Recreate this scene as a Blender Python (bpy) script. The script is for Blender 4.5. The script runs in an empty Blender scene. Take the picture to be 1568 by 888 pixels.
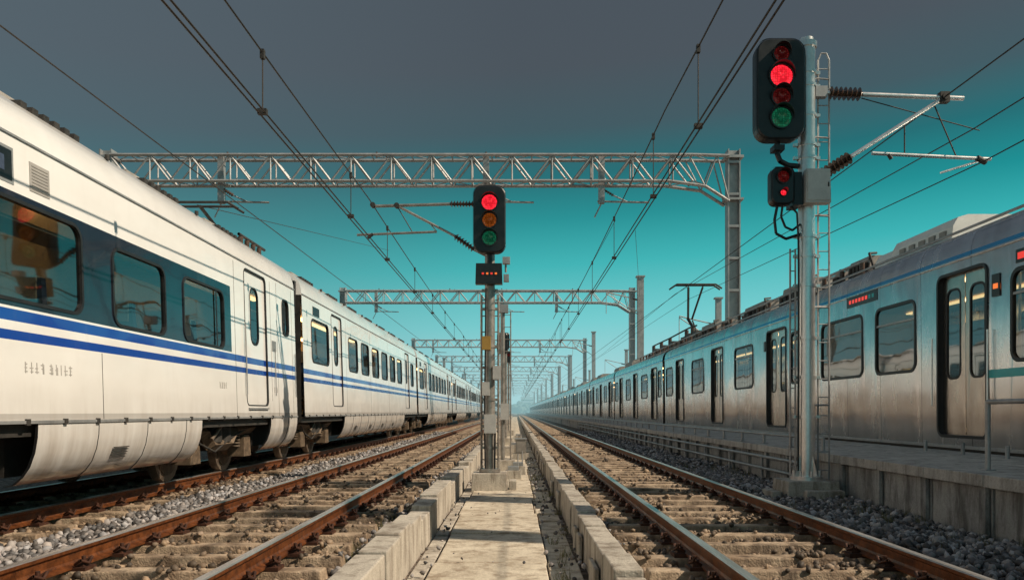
import bpy, math, random
import numpy as np
from mathutils import Vector, Matrix
random.seed(7); rng=np.random.default_rng(7)
scene=bpy.context.scene
scene.view_settings.view_transform='Standard'
try: scene.view_settings.look='None'
except Exception: pass
scene.view_settings.exposure=0

def lin(r,g,b):
    f=lambda c:(c/255/12.92 if c/255<=0.04045 else ((c/255+0.055)/1.055)**2.4)
    return (f(r),f(g),f(b),1)

# ---------------- materials ----------------
class NT:
    def __init__(s,name):
        s.m=bpy.data.materials.new(name); s.m.use_nodes=True
        s.t=s.m.node_tree; s.t.nodes.clear()
        s.out=s.n('ShaderNodeOutputMaterial')
    def n(s,t,**k):
        nd=s.t.nodes.new(t)
        for a,v in k.items(): setattr(nd,a,v)
        return nd
    def l(s,a,b): s.t.links.new(a,b)
    def setin(s,sock,v):
        if isinstance(v,bpy.types.NodeSocket): s.l(v,sock)
        else: sock.default_value=v
    def math(s,op,a,b=None,c=None,clamp=False):
        nd=s.n('ShaderNodeMath',operation=op); nd.use_clamp=clamp
        s.setin(nd.inputs[0],a)
        if b is not None: s.setin(nd.inputs[1],b)
        if c is not None: s.setin(nd.inputs[2],c)
        return nd.outputs[0]
    def mix(s,f,a,b,bt='MIX'):
        nd=s.n('ShaderNodeMix',data_type='RGBA',blend_type=bt)
        s.setin(nd.inputs[0],f); s.setin(nd.inputs[6],a); s.setin(nd.inputs[7],b)
        return nd.outputs[2]
    def coord(s): 
        return s.n('ShaderNodeTexCoord').outputs['Object']
    def sep(s,v):
        nd=s.n('ShaderNodeSeparateXYZ'); s.l(v,nd.inputs[0]); return nd.outputs
    def mapv(s,v,scale):
        nd=s.n('ShaderNodeMapping'); s.l(v,nd.inputs[0]); nd.inputs['Scale'].default_value=scale; return nd.outputs[0]
    def noise(s,v,scale,detail=5,rough=0.6):
        nd=s.n('ShaderNodeTexNoise'); s.l(v,nd.inputs['Vector']); nd.inputs['Scale'].default_value=scale
        nd.inputs['Detail'].default_value=detail; nd.inputs['Roughness'].default_value=rough
        return nd.outputs[0]
    def ramp(s,f,stops):
        nd=s.n('ShaderNodeValToRGB'); s.l(f,nd.inputs[0]); e=nd.color_ramp.elements
        while len(e)>1: e.remove(e[0])
        e[0].position=stops[0][0]; e[0].color=stops[0][1]
        for p,c in stops[1:]:
            x=e.new(p); x.color=c
        return nd.outputs[0]
    def bsdf(s,col,rough=0.5,metal=0.0,bump=None,bs=0.3,bd=0.01,spec=None,emis=None,es=0,coat=0):
        b=s.n('ShaderNodeBsdfPrincipled')
        s.setin(b.inputs['Base Color'],col); s.setin(b.inputs['Roughness'],rough); s.setin(b.inputs['Metallic'],metal)
        if spec is not None: b.inputs['Specular IOR Level'].default_value=spec
        if coat: b.inputs['Coat Weight'].default_value=coat; b.inputs['Coat Roughness'].default_value=0.06
        if bump is not None:
            bn=s.n('ShaderNodeBump'); bn.inputs['Strength'].default_value=bs; bn.inputs['Distance'].default_value=bd
            s.l(bump,bn.inputs['Height']); s.l(bn.outputs[0],b.inputs['Normal'])
            if coat: s.l(bn.outputs[0],b.inputs['Coat Normal'])
        if emis is not None:
            s.setin(b.inputs['Emission Color'],emis); s.setin(b.inputs['Emission Strength'],es)
        s.l(b.outputs[0],s.out.inputs[0]); return b

def c4(r,g,b): return (r,g,b,1)
def m_noisy(name,c1,c2,scale=4,rough=(.5,.8),metal=0,bump=.3,bd=.01,fine=40,stretch=(1,1,1),coat=0):
    t=NT(name); v=t.mapv(t.coord(),stretch)
    n1=t.noise(v,scale); n2=t.noise(v,fine,3)
    f=t.math('ADD',t.math('MULTIPLY',n1,.7),t.math('MULTIPLY',n2,.3))
    col=t.ramp(f,[(.32,c1),(.68,c2)])
    r=t.math('MULTIPLY_ADD',n1,rough[1]-rough[0],rough[0])
    t.bsdf(col,r,metal,bump=f if bump else None,bs=bump,bd=bd,coat=coat); return t.m
def m_concrete(name,c1,c2,stain,scale=1.5,bump=.6):
    t=NT(name); v=t.coord()
    n1=t.noise(v,scale,6,.65); n2=t.noise(v,35,4,.7)
    st=t.noise(t.mapv(v,(1.6,1.6,.35)),3.1,5,.7)
    vor=t.n('ShaderNodeTexVoronoi'); t.l(v,vor.inputs['Vector']); vor.inputs['Scale'].default_value=60
    col=t.ramp(n1,[(.3,c1),(.7,c2)])
    sf=t.ramp(st,[(.46,c4(0,0,0)),(.64,c4(1,1,1))])
    col=t.mix(t.math('MULTIPLY',sf,.75),col,stain)
    col=t.mix(t.math('MULTIPLY',t.ramp(n2,[(.3,c4(1,1,1)),(.55,c4(0,0,0))]),.35),col,c4(.12,.1,.08))
    h=t.math('ADD',n2,t.math('MULTIPLY',vor.outputs[0],.35))
    t.bsdf(col,.8,0,bump=h,bs=bump,bd=.012); return t.m

M={}
M['conc']=m_concrete('concrete_kerb',c4(.38,.34,.29),c4(.58,.53,.45),c4(.14,.105,.075))
M['path']=m_concrete('concrete_path',c4(.50,.43,.33),c4(.72,.64,.51),c4(.24,.17,.11),1.1,.4)
M['sleeper']=m_concrete('concrete_sleeper',c4(.17,.105,.06),c4(.62,.48,.34),c4(.05,.028,.016),3.6,.9)
M['wall']=m_concrete('concrete_wall',c4(.26,.26,.25),c4(.46,.45,.43),c4(.06,.055,.05),1.3,.5)
M['plat']=m_concrete('concrete_platform',c4(.42,.40,.37),c4(.58,.56,.51),c4(.18,.16,.14),1.5,.4)
M['rust']=m_noisy('rusty_steel',c4(.035,.012,.006),c4(.28,.09,.026),14,(.32,.55),.35,.6,.004,80)
M['clip']=m_noisy('dark_rust',c4(.02,.009,.006),c4(.10,.035,.016),18,(.5,.8),.2,.5,.004,80)
M['head']=m_noisy('polished_rail',c4(.5,.38,.31),c4(.88,.84,.81),5,(.24,.42),.85,.1,.002,50,(4,.25,1))
M['galv']=m_noisy('galvanised_steel',c4(.26,.26,.26),c4(.46,.46,.46),3,(.4,.6),.5,.1,.003,30)
M['galvfar']=m_noisy('galvanised_steel_hazed',c4(.24,.27,.28),c4(.38,.41,.42),3,(.5,.7),.2,0)  # copy of the steel for far gantries, air haze mixed into its colour
M['mast']=m_noisy('polished_mast_steel',c4(.66,.65,.63),c4(.92,.90,.88),5,(.22,.40),.82,.12,.003,40,(1,1,.5))
M['greymast']=m_noisy('weathered_mast_steel',c4(.20,.18,.16),c4(.46,.43,.39),6,(.3,.55),.6,.15,.003,40)
M['black']=m_noisy('black_housing',c4(.006,.007,.008),c4(.018,.020,.022),8,(.28,.5),0,.1,.002)
M['dark']=m_noisy('dark_equipment',c4(.02,.019,.018),c4(.07,.062,.055),6,(.5,.8),.2,.3,.004)
M['rubber']=m_noisy('rubber_seal',c4(.010,.010,.011),c4(.022,.022,.023),10,(.4,.6),0,0)
M['wire']=m_noisy('wire_copper',c4(.04,.035,.03),c4(.08,.06,.05),5,(.5,.7),.5,0)
M['insul']=m_noisy('ceramic_insulator',c4(.06,.035,.025),c4(.12,.07,.05),5,(.2,.35),0,0)
M['boxgrey']=m_noisy('grey_cabinet_paint',c4(.46,.45,.43),c4(.60,.59,.56),5,(.4,.6),0,.1,.003)
M['inter']=m_noisy('train_interior',c4(.34,.25,.16),c4(.50,.39,.27),2,(.4,.6),0,0)
M['seat']=m_noisy('seat_fabric',c4(.03,.05,.09),c4(.05,.08,.14),6,(.8,.9),0,0)
M['bogie']=m_noisy('bogie_steel',c4(.05,.035,.025),c4(.24,.17,.11),9,(.5,.8),.2,.4,.005)
M['wheel']=m_noisy('wheel_steel',c4(.12,.085,.06),c4(.32,.25,.19),7,(.35,.6),.6,.2,.003)
M['roofwhite']=m_noisy('roof_unit_white',c4(.68,.67,.63),c4(.84,.83,.79),4,(.35,.55),0,.1,.003)
M['roofgrey']=m_noisy('roof_grey',c4(.20,.185,.17),c4(.38,.35,.31),4,(.5,.7),0,.1,.003)
M['letter']=m_noisy('stencil_grey',c4(.34,.32,.30),c4(.42,.40,.38),4,(.5,.7),0,0)
M['yellow']=m_noisy('ochre_box',c4(.35,.2,.04),c4(.5,.3,.07),6,(.5,.7),0,0)

def m_emit(name,col,st,base=None):
    t=NT(name); t.bsdf(base or col,.3,0,emis=col,es=st); return t.m
M['ceil']=m_emit('interior_lamp',c4(1,.62,.26),6)
M['orange']=m_emit('orange_led',c4(1,.2,.03),1.0,c4(.05,.01,.005))
M['redled']=m_emit('red_led',c4(1,.05,.03),.8,c4(.05,.01,.01))
def m_lens(name,col,st,dots=True):
    t=NT(name); v=t.coord()
    vor=t.n('ShaderNodeTexVoronoi'); t.l(v,vor.inputs['Vector']); vor.inputs['Scale'].default_value=30
    vor.inputs['Randomness'].default_value=.35
    f=t.ramp(vor.outputs[0],[(.15,c4(1,1,1)),(.55,c4(.25,.25,.25))])
    b=t.mix(.6,col,c4(.01,.01,.01))
    t.bsdf(b,.2,0,bump=vor.outputs[0],bs=.5,bd=.01,emis=t.mix(1.0,col,f,'MULTIPLY'),es=st); return t.m
M['redlit']=m_lens('lens_red_lit',c4(1,.018,.035),2.6)
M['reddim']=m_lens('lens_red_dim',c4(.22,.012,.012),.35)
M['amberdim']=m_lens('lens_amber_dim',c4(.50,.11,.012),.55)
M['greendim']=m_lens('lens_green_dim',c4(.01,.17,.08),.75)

def m_glass(name,tint,base=.1,wav=.25):
    t=NT(name)
    tr=t.n('ShaderNodeBsdfTransparent'); tr.inputs[0].default_value=tint
    gl=t.n('ShaderNodeBsdfGlossy'); gl.inputs['Roughness'].default_value=.03; gl.inputs[0].default_value=c4(.9,.95,1)
    v=t.coord(); nz=t.noise(v,.7,2,.4)
    bn=t.n('ShaderNodeBump'); bn.inputs['Strength'].default_value=wav; bn.inputs['Distance'].default_value=.05; t.l(nz,bn.inputs['Height']); t.l(bn.outputs[0],gl.inputs['Normal'])
    lw=t.n('ShaderNodeLayerWeight'); lw.inputs[0].default_value=.35
    f=t.math('MULTIPLY_ADD',lw.outputs['Facing'],.30,base,clamp=True)
    mx=t.n('ShaderNodeMixShader'); t.l(f,mx.inputs[0]); t.l(tr.outputs[0],mx.inputs[1]); t.l(gl.outputs[0],mx.inputs[2])
    t.l(mx.outputs[0],t.out.inputs[0]); return t.m
M['glass']=m_glass('window_glass',c4(.32,.37,.37),.05)
M['glass2']=m_glass('window_glass_tinted',c4(.16,.19,.19),.08)

def zband(t,z,a,b):
    return t.math('MULTIPLY',t.math('GREATER_THAN',z,a),t.math('LESS_THAN',z,b))
def m_white(name,band):
    t=NT(name); v=t.coord(); x,y,z=t.sep(v)
    n=t.noise(t.mapv(v,(1,.5,1.2)),1.4,5,.6); st=t.noise(t.mapv(v,(1,2.4,.4)),2.0,4,.6)
    col=t.ramp(n,[(.3,c4(.80,.78,.75)),(.7,c4(.88,.87,.85))])
    if band:
        mk=t.math('MULTIPLY',zband(t,z,2.37,3.44),t.math('LESS_THAN',y,12.78))
        col=t.mix(mk,col,c4(.012,.016,.028))
    s1=t.math('ADD',zband(t,z,2.235,2.345),zband(t,z,2.06,2.15),clamp=True)
    col=t.mix(s1,col,c4(.006,.055,.33))
    col=t.mix(t.math('MULTIPLY',zband(t,z,1.30,1.38),.45),col,c4(.2,.19,.18))
    low=t.math('SUBTRACT',1.0,t.math('DIVIDE',t.math('SUBTRACT',z,.6),1.1),clamp=True)
    d=t.math('MULTIPLY',low,t.ramp(st,[(.35,c4(.25,.25,.25)),(.7,c4(1,1,1))]))
    col=t.mix(t.math('MULTIPLY',d,.75),col,c4(.26,.17,.10))
    d2=t.ramp(st,[(.55,c4(0,0,0)),(.85,c4(1,1,1))])
    col=t.mix(t.math('MULTIPLY',d2,.10),col,c4(.35,.31,.26))
    big=t.noise(t.mapv(v,(1,.7,1)),1.1,2,.4)
    zz=t.math('SUBTRACT',z,2.3); cur=t.math('MULTIPLY',t.math('MULTIPLY',zz,zz),-.05)
    h=t.math('ADD',cur,t.math('MULTIPLY',big,.03))
    t.bsdf(col,t.math('MULTIPLY_ADD',n,.12,.12),0,bump=h,bs=1,bd=1,coat=.5); return t.m
M['white1']=m_white('white_train_paint_band',True)
M['white2']=m_white('white_train_paint',False)
def m_stainless():
    t=NT('stainless_train_skin'); v=t.coord(); x,y,z=t.sep(v)
    n=t.noise(t.mapv(v,(1,.9,.7)),1.1,2,.4); st=t.noise(t.mapv(v,(1,1.6,.5)),1.8,4,.6)
    col=t.ramp(st,[(.3,c4(.66,.65,.64)),(.65,c4(.90,.89,.88))])
    pnl=t.n('ShaderNodeTexWhiteNoise',noise_dimensions='1D')
    t.l(t.math('FLOOR',t.math('MULTIPLY',y,.62)),pnl.inputs['W'])
    col=t.mix(t.math('MULTIPLY',pnl.outputs[0],.2),col,c4(.35,.34,.34))
    low=t.math('SUBTRACT',1.0,t.math('DIVIDE',t.math('SUBTRACT',z,.7),1.1),clamp=True)
    col=t.mix(t.math('MULTIPLY',low,.4),col,c4(.5,.36,.26))
    bl=zband(t,z,3.985,4.055)
    col=t.mix(bl,col,c4(.04,.30,.60))
    seam=t.math('LESS_THAN',t.math('FRACT',t.math('MULTIPLY',y,.62)),.008)
    col=t.mix(seam,col,c4(.03,.03,.03))
    zz=t.math('SUBTRACT',z,2.1); cur=t.math('MULTIPLY',t.math('MULTIPLY',zz,zz),-.045)
    py=t.math('SUBTRACT',t.math('FRACT',t.math('MULTIPLY',y,.62)),.5)
    pil=t.math('MULTIPLY',t.math('MULTIPLY',py,py),-.05)
    h=t.math('ADD',t.math('ADD',cur,pil),t.math('MULTIPLY',n,.04))
    r=t.math('MULTIPLY_ADD',st,.22,.14)
    t.bsdf(col,r,t.math('SUBTRACT',.96,t.math('MULTIPLY',bl,.7)),bump=h,bs=1,bd=1); return t.m
M['steel']=m_stainless()
M['cyan']=m_noisy('cyan_stripe',c4(.02,.42,.42),c4(.03,.5,.5),4,(.3,.4),0,0)
M['doorsteel']=m_noisy('door_stainless',c4(.36,.31,.27),c4(.60,.54,.48),1.2,(.18,.32),.98,1,.018,3,(1,1.6,.6))

# ---------------- mesh builder ----------------
class MB:
    def __init__(s): s.v=[]; s.f=[]; s.mi=[]; s.sm=[]; s.mats=[]
    def mid(s,m):
        if m not in s.mats: s.mats.append(m)
        return s.mats.index(m)
    def add(s,vs,fs,m,smooth=False):
        o=len(s.v); s.v.extend([tuple(p) for p in vs]); k=s.mid(m)
        for f in fs: s.f.append([i+o for i in f]); s.mi.append(k); s.sm.append(smooth)
    def box(s,x0,x1,y0,y1,z0,z1,m,tx=0,ty=0):
        vs=[(x0,y0,z0),(x1,y0,z0),(x1,y1,z0),(x0,y1,z0),(x0+tx,y0+ty,z1),(x1-tx,y0+ty,z1),(x1-tx,y1-ty,z1),(x0+tx,y1-ty,z1)]
        s.add(vs,[(3,2,1,0),(4,5,6,7),(0,1,5,4),(1,2,6,5),(2,3,7,6),(3,0,4,7)],m)
    def cyl(s,a,b,r,m,seg=12,r2=None,caps=True,smooth=True):
        a=Vector(a); b=Vector(b); d=(b-a)
        if d.length<1e-6: return
        d.normalize(); up=Vector((0,0,1)) if abs(d.z)<.9 else Vector((1,0,0))
        u=d.cross(up).normalized(); w=d.cross(u); r2=r if r2 is None else r2
        vs=[]
        for c,rr in ((a,r),(b,r2)):
            for i in range(seg):
                t=2*math.pi*i/seg; vs.append(c+u*math.cos(t)*rr+w*math.sin(t)*rr)
        s.add(vs,[(i,(i+1)%seg,seg+(i+1)%seg,seg+i) for i in range(seg)],m,smooth)
        if caps: s.add(vs,[tuple(range(seg))[::-1],tuple(range(seg,2*seg))],m)
    def tube(s,pts,r,m,seg=6):
        for a,b in zip(pts[:-1],pts[1:]): s.cyl(a,b,r,m,seg,caps=False)
    def beam(s,a,b,w,m): s.cyl(a,b,w*.707,m,4,caps=True,smooth=False)
    def extr(s,prof,y0,y1,m,closed=True,smooth=False,caps=True):
        n=len(prof); vs=[(x,y0,z) for x,z in prof]+[(x,y1,z) for x,z in prof]
        rg=range(n) if closed else range(n-1)
        s.add(vs,[(i,(i+1)%n,n+(i+1)%n,n+i) for i in rg],m,smooth)
        if caps: s.add(vs,[tuple(range(n)),tuple(range(n,2*n))[::-1]],m)
    def obj(s,name,parent=None,loc=(0,0,0),bevel=0):
        me=bpy.data.meshes.new(name); me.from_pydata(s.v,[],s.f)
        for m in s.mats: me.materials.append(m)
        me.polygons.foreach_set('material_index',s.mi); me.polygons.foreach_set('use_smooth',s.sm); me.update()
        return mkobj(name,me,parent,loc,bevel)
def mkobj(name,me,parent=None,loc=(0,0,0),bevel=0):
    o=bpy.data.objects.new(name,me); scene.collection.objects.link(o); o.location=loc
    if parent: o.parent=parent
    if bevel:
        b=o.modifiers.new('bevel','BEVEL'); b.width=bevel; b.segments=2; b.limit_method='ANGLE'
    return o
def empty(name,loc=(0,0,0)):
    o=bpy.data.objects.new(name,None); scene.collection.objects.link(o); o.location=loc; return o

def arcs(y0,y1,z0,z1,r,k=5):
    C=[((y0+r,z0+r),180),((y1-r,z0+r),270),((y1-r,z1-r),0),((y0+r,z1-r),90)]
    return [[(cx+r*math.cos(math.radians(a+90*i/k)),cz+r*math.sin(math.radians(a+90*i/k))) for i in range(k+1)] for (cx,cz),a in C]
def panel(mb,F,y0,y1,z0,z1,hole,mat,off=0,depth=.05,glass=None,frame=.035,fmat=None,proud=.006,r=.1):
    """F(y,z,off)->xyz. rectangular skin panel with one rounded opening"""
    hy0,hy1,hz0,hz1=hole
    A=arcs(hy0,hy1,hz0,hz1,r); O=[(y0,z0),(y1,z0),(y1,z1),(y0,z1)]
    for c in range(4):
        a=A[c]; o=F(*O[c],off)
        for i in range(len(a)-1): mb.add([o,F(*a[i],off),F(*a[i+1],off)],[(0,1,2)],mat)
        n=(c+1)%4
        mb.add([o,F(*O[n],off),F(*A[n][0],off),F(*a[-1],off)],[(0,1,2,3)],mat)
    L=[p for a in A for p in a]; n=len(L)
    fm=fmat or M['rubber']
    mb.add([F(*p,off-proud) for p in L]+[F(*p,off+depth) for p in L],[(i,(i+1)%n,n+(i+1)%n,n+i) for i in range(n)],fm)
    if frame:
        B=[p for a in arcs(hy0-frame,hy1+frame,hz0-frame,hz1+frame,r+frame) for p in a]
        mb.add([F(*p,off-proud) for p in L]+[F(*p,off-proud) for p in B],[(i,(i+1)%n,n+(i+1)%n,n+i) for i in range(n)],fm)
        mb.add([F(*p,off) for p in B]+[F(*p,off-proud) for p in B],[(i,(i+1)%n,n+(i+1)%n,n+i) for i in range(n)],fm)
    if glass: mb.add([F(*p,off+depth*.35) for p in L],[tuple(range(n))],glass)
def side(mb,F,y0,y1,z0,z1,openings,mat,glass,wf=.035):
    cur=y0
    def solid(a,b):
        if b-a>1e-4: mb.add([F(a,z0,0),F(b,z0,0),F(b,z1,0),F(a,z1,0)],[(0,1,2,3)],mat)
    for k,(kind,ya,yb,za,zb) in enumerate(openings):
        nxt=openings[k+1][1] if k+1<len(openings) else y1
        a=max(cur,ya-.12); solid(cur,a); b=min(yb+.12,(yb+nxt)/2 if k+1<len(openings) else y1)
        if kind=='w':
            panel(mb,F,a,b,z0,z1,(ya,yb,za,zb),mat,glass=glass,r=min(.14,(yb-ya)*.3),frame=wf,proud=.012)
            if wf>.05 and yb-ya>1.2:
                zc=zb-.32
                mb.add([F(ya,zc-.02,-.004),F(yb,zc-.02,-.004),F(yb,zc+.02,-.004),F(ya,zc+.02,-.004)],[(0,1,2,3)],M['galv'])
        elif kind=='d1':
            panel(mb,F,a,b,z0,z1,(ya,yb,za,zb),mat,glass=None,depth=.05,frame=.02,r=.1)
            cy=(ya+yb)/2
            panel(mb,F,ya,yb,za,zb,(cy-.2,cy+.2,zb-1.25,zb-.28),mat,off=.03,depth=.03,glass=glass,frame=.03,r=.15)
        elif kind=='d2':
            panel(mb,F,a,b,z0,z1,(ya,yb,za,zb),mat,glass=None,depth=.1,frame=.05,r=.12,proud=.02)
            cy=(ya+yb)/2
            for p,q in ((ya,cy-.008),(cy+.008,yb)):
                c=(p+q)/2
                panel(mb,F,p,q,za,zb,(c-.19,c+.19,zb-1.75,zb-.25),M['doorsteel'],off=.07,depth=.03,glass=glass,frame=.035,r=.12)
            mb.add([F(cy-.02,za,.085),F(cy+.02,za,.085),F(cy+.02,zb,.085),F(cy-.02,zb,.085)],[(0,1,2,3)],M['rubber'])
        cur=b
    solid(cur,y1)
def hull(mb,prof,y0,y1,mat,segs=1,smooth=True):
    full=prof+[(-x,z) for x,z in prof[::-1] if x>1e-6]
    mb.extr(full,y0,y1,mat,closed=False,smooth=smooth,caps=False)
    for y in (y0,y1):
        mb.add([(x,y,z) for x,z in full],[tuple(range(len(full)))],mat)

def bogie(mb,yc,side_x=1.0,rail=.7175):
    for dy in (-1.15,1.15):
        for sx in (-1,1):
            x=sx*rail
            mb.cyl((x-.065*sx,yc+dy,.76),(x+.065*sx,yc+dy,.76),.43,M['wheel'],32)
            mb.cyl((x+.065*sx,yc+dy,.76),(x+.075*sx,yc+dy,.76),.33,M['bogie'],24)
            mb.cyl((x+.0*sx,yc+dy,.76),(x+.44*sx,yc+dy,.76),.15,M['wheel'],16)
            mb.box(min(x+.2*sx,x+.5*sx),max(x+.2*sx,x+.5*sx),yc+dy-.19,yc+dy+.19,.60,.94,M['bogie'],.01,.03)
            for q in (-.24,.24):
                for kk in range(6):
                    mb.cyl((x+.36*sx,yc+dy+q,.78+kk*.055),(x+.36*sx,yc+dy+q,.805+kk*.055),.085,M['wheel'],10)
        mb.cyl((-rail,yc+dy,.76),(rail,yc+dy,.76),.08,M['bogie'],10)
    for sx in (-1,1):
        x=sx*(rail+.4)
        pts=[(x,yc-1.6,1.12),(x,yc-.65,1.08),(x,yc-.4,.86),(x,yc+.4,.86),(x,yc+.65,1.08),(x,yc+1.6,1.12)]
        for a,b in zip(pts[:-1],pts[1:]): mb.beam(a,b,.17,M['bogie'])
        for q in (-.2,.2): mb.cyl((x,yc+q,.9),(x,yc+q,1.3),.14,M['dark'],14)
        mb.cyl((x+.12*sx,yc-.6,.95),(x+.12*sx,yc+.05,1.3),.035,M['wheel'],8)
        mb.tube([(x+.08*sx,yc-1.4,1.15),(x+.1*sx,yc-1.0,.9),(x+.1*sx,yc-.4,.75),(x+.1*sx,yc+.3,.95),(x+.08*sx,yc+1.3,1.12)],.018,M['dark'])
    mb.box(-rail+.1,rail-.1,yc-.3,yc+.3,.6,1.0,M['dark'])

def interior(mb,y0,y1,zf,zc,metro=False):
    mb.add([(-1.38,y0,zf),(1.38,y0,zf),(1.38,y1,zf),(-1.38,y1,zf)],[(0,1,2,3)],M['inter'])
    mb.add([(-1.36,y0,zc),(1.36,y0,zc),(1.36,y1,zc),(-1.36,y1,zc)],[(0,1,2,3)],M['inter'])
    for sx in (-1,1):
        mb.box(sx*.75-.07,sx*.75+.07,y0+.3,y1-.3,zc-.05,zc-.02,M['ceil'])
    y=y0+1
    while y<y1-1:
        if metro:
            for sx in (-1,1): mb.cyl((sx*.8,y,zf),(sx*.8,y,zc),.02,M['mast'],8)
            mb.box(-1.3,-.85,y-.6,y+.6,zf+.4,zf+.5,M['seat']); mb.box(.85,1.3,y-.6,y+.6,zf+.4,zf+.5,M['seat'])
            y+=1.7
        else:
            for sx in (-1,1):
                mb.box(sx*.8-.5,sx*.8+.5,y,y+.12,zf+.35,zf+1.35,M['seat'],.06,.02)
                mb.box(sx*.8-.5,sx*.8+.5,y-.45,y,zf+.35,zf+.47,M['seat'])
                mb.box(sx*.8-.4,sx*.8+.4,y-.01,y+.13,zf+1.12,zf+1.37,M['inter'])
            y+=.95
    if not metro:
        for sx in (-1,1): mb.box(sx*1.1-.22,sx*1.1+.22,y0+.3,y1-.3,zc-.5,zc-.47,M['inter'])
        for yy in (8.7,12.9):
            if y0<yy<y1: mb.box(-1.36,1.36,yy,yy+.05,zf,zc,M['inter'])
    else:
        for yy in (y0+.03,y1-.03): mb.box(-1.36,1.36,yy-.01,yy+.01,zf,zc,M['inter'])

# ---------------- left train ----------------
def Lmap(sgn):
    return lambda y,z,off: (sgn*(1.5-(z-1.3)/(2.65)*.08-off),y,z)
LP=[(1.42,3.95),(1.405,4.08),(1.37,4.2),(1.31,4.31),(1.22,4.4),(1.08,4.47),(.9,4.52),(.5,4.57),(0,4.6)]
SK=[(1.5,1.3),(1.495,1.15),(1.47,1.0),(1.42,.86),(1.35,.76),(1.27,.69),(1.18,.67)]
def left_car(y0,y1,op,opfar,bog,skirts,mat):
    mb=MB()
    side(mb,Lmap(1),y0,y1,1.3,3.95,op,mat,M['glass'])
    side(mb,Lmap(-1),y0,y1,1.3,3.95,opfar,mat,M['glass'])
    hull(mb,LP,y0,y1,mat)
    for y in (y0,y1):
        mb.add([(-1.42,y,1.3),(1.42,y,1.3),(1.4,y,3.95),(-1.4,y,3.95)],[(0,1,2,3)],M['dark'])
    mb.box(-1.42,1.42,y0+.02,y1-.02,1.16,1.29,M['dark'])
    for a,b in skirts:
        for sx in (1,-1):
            p=[(x*sx,z) for x,z in SK]
            mb.extr(p,a,b,mat,closed=False,smooth=True,caps=False)
            inner=[(x*sx-sx*.03,z) for x,z in SK]
            for y in (a,b): mb.add([(x,y,z) for x,z in p+inner[::-1]],[tuple(range(2*len(p)))],M['rubber'])
            yy=a+1.1
            while yy<b-.3:
                mb.tube([(x*sx+sx*.001,yy,z) for x,z in SK],.006,M['rubber'],4); yy+=1.15
        mb.box(-1.1,1.1,a+.1,b-.1,.75,1.15,M['dark'])
    for a,b in skirts:
        yy=a+1.3
        while yy<b-.8:
            for q in range(5): mb.box(1.478-.012*q,1.484-.012*q+.006,yy+.15,yy+.5,.985-.03*q,.995-.03*q,M['dark'])
            yy+=2.3
    for sx in (1,-1):
        mb.box(min(sx*1.42,sx*1.435),max(sx*1.42,sx*1.435),y0,y1,3.955,3.975,M['galv'])
        mb.box(min(sx*1.5,sx*1.515),max(sx*1.5,sx*1.515),y0,y1,1.285,1.315,M['galv'])
    yy=y0+.3
    while yy<y1-.2:
        mb.box(1.5,1.522,yy,yy+.06,1.27,1.33,M['dark']); yy+=.62
    for b in bog: bogie(mb,b)
    y=y0+.8
    while y<y1-2:
        mb.box(.55,1.0,y,y+1.3,4.48,4.60,M['roofgrey'],.05,.05)
        for q in range(6): mb.box(1.03,1.17,y+.1+q*.19,y+.2+q*.19,4.43,4.50,M['dark'])
        mb.box(-.45,.45,y+.2,y+1.6,4.55,4.72,mat,.1,.1)
        mb.cyl((1.25,y+1.6,4.38),(1.25,y+1.6,4.44),.03,M['dark'],8)
        y+=2.6
    interior(mb,y0+.05,y1-.05,1.42,3.72)
    return mb
train=empty('passenger_train',(-6.1,0,0))
op1=[('w',1.2,4.6,2.45,3.35),('w',5.3,8.37,2.45,3.35),('w',9.05,10.36,2.42,3.28),('w',10.97,12.45,2.42,3.28),('d1',13.45,14.6,1.52,3.86),('w',15.62,16.02,2.95,3.62)]
far1=[('w',a,a+1.5,2.45,3.35) for a in np.arange(-2.5,14.5,1.8)]
mb=left_car(-3.5,16.5,op1,far1,[5.6,13.1],[(7.55,11.5),(14.75,16.5),(-3.4,3.8)],M['white1'])
F=Lmap(1)
def plate(mb,F,ya,yb,za,zb,m,pr=.006):
    mb.add([F(ya,za,-pr),F(yb,za,-pr),F(yb,zb,-pr),F(ya,zb,-pr),F(ya,za,0),F(yb,za,0),F(yb,zb,0),F(ya,zb,0)],[(0,1,2,3),(0,1,5,4),(1,2,6,5),(2,3,7,6),(3,0,4,7)],m)
plate(mb,F,6.3,7.28,3.5,3.84,M['galv'],.004); plate(mb,F,6.34,7.25,3.53,3.81,M['black'],.008)
for k in range(5): plate(mb,F,6.5+k*.14,6.58+k*.14,3.6,3.74,M['seat'],.010)
plate(mb,F,7.52,7.84,3.52,3.80,M['letter'],.006)
for k in range(8): plate(mb,F,7.55,7.81,3.545+k*.031,3.552+k*.031,M['roofgrey'],.010)
plate(mb,F,12.14,12.19,2.42,3.28,M['rubber'],.004)
for yy,za,zb in ((12.95,1.32,3.9),(15.25,1.32,3.9),(14.85,1.6,3.86),(16.25,1.32,3.9),(8.75,1.32,2.05),(4.95,1.32,2.05)):
    plate(mb,F,yy-.005,yy+.005,za,zb,M['dark'],.002)
rr=random.Random(3)
for y0_,n_ in ((7.35,4),(7.75,5),(12.2,4),(14.95,3)):
    for k in range(n_):
        b=y0_+k*.085
        for q in range(3):
            if rr.random()<.85: plate(mb,F,b+rr.uniform(0,.02),b+rr.uniform(.045,.065),1.775+q*.035,1.785+q*.035,M['letter'],.003)
        s=b+rr.uniform(.01,.04); plate(mb,F,s,s+.01,1.765,1.87,M['letter'],.004)
        if rr.random()<.6: plate(mb,F,b+.05,b+.059,1.765,1.84,M['letter'],.004)
plate(mb,F,13.5,14.55,1.44,1.47,M['galv'],.03)
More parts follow.
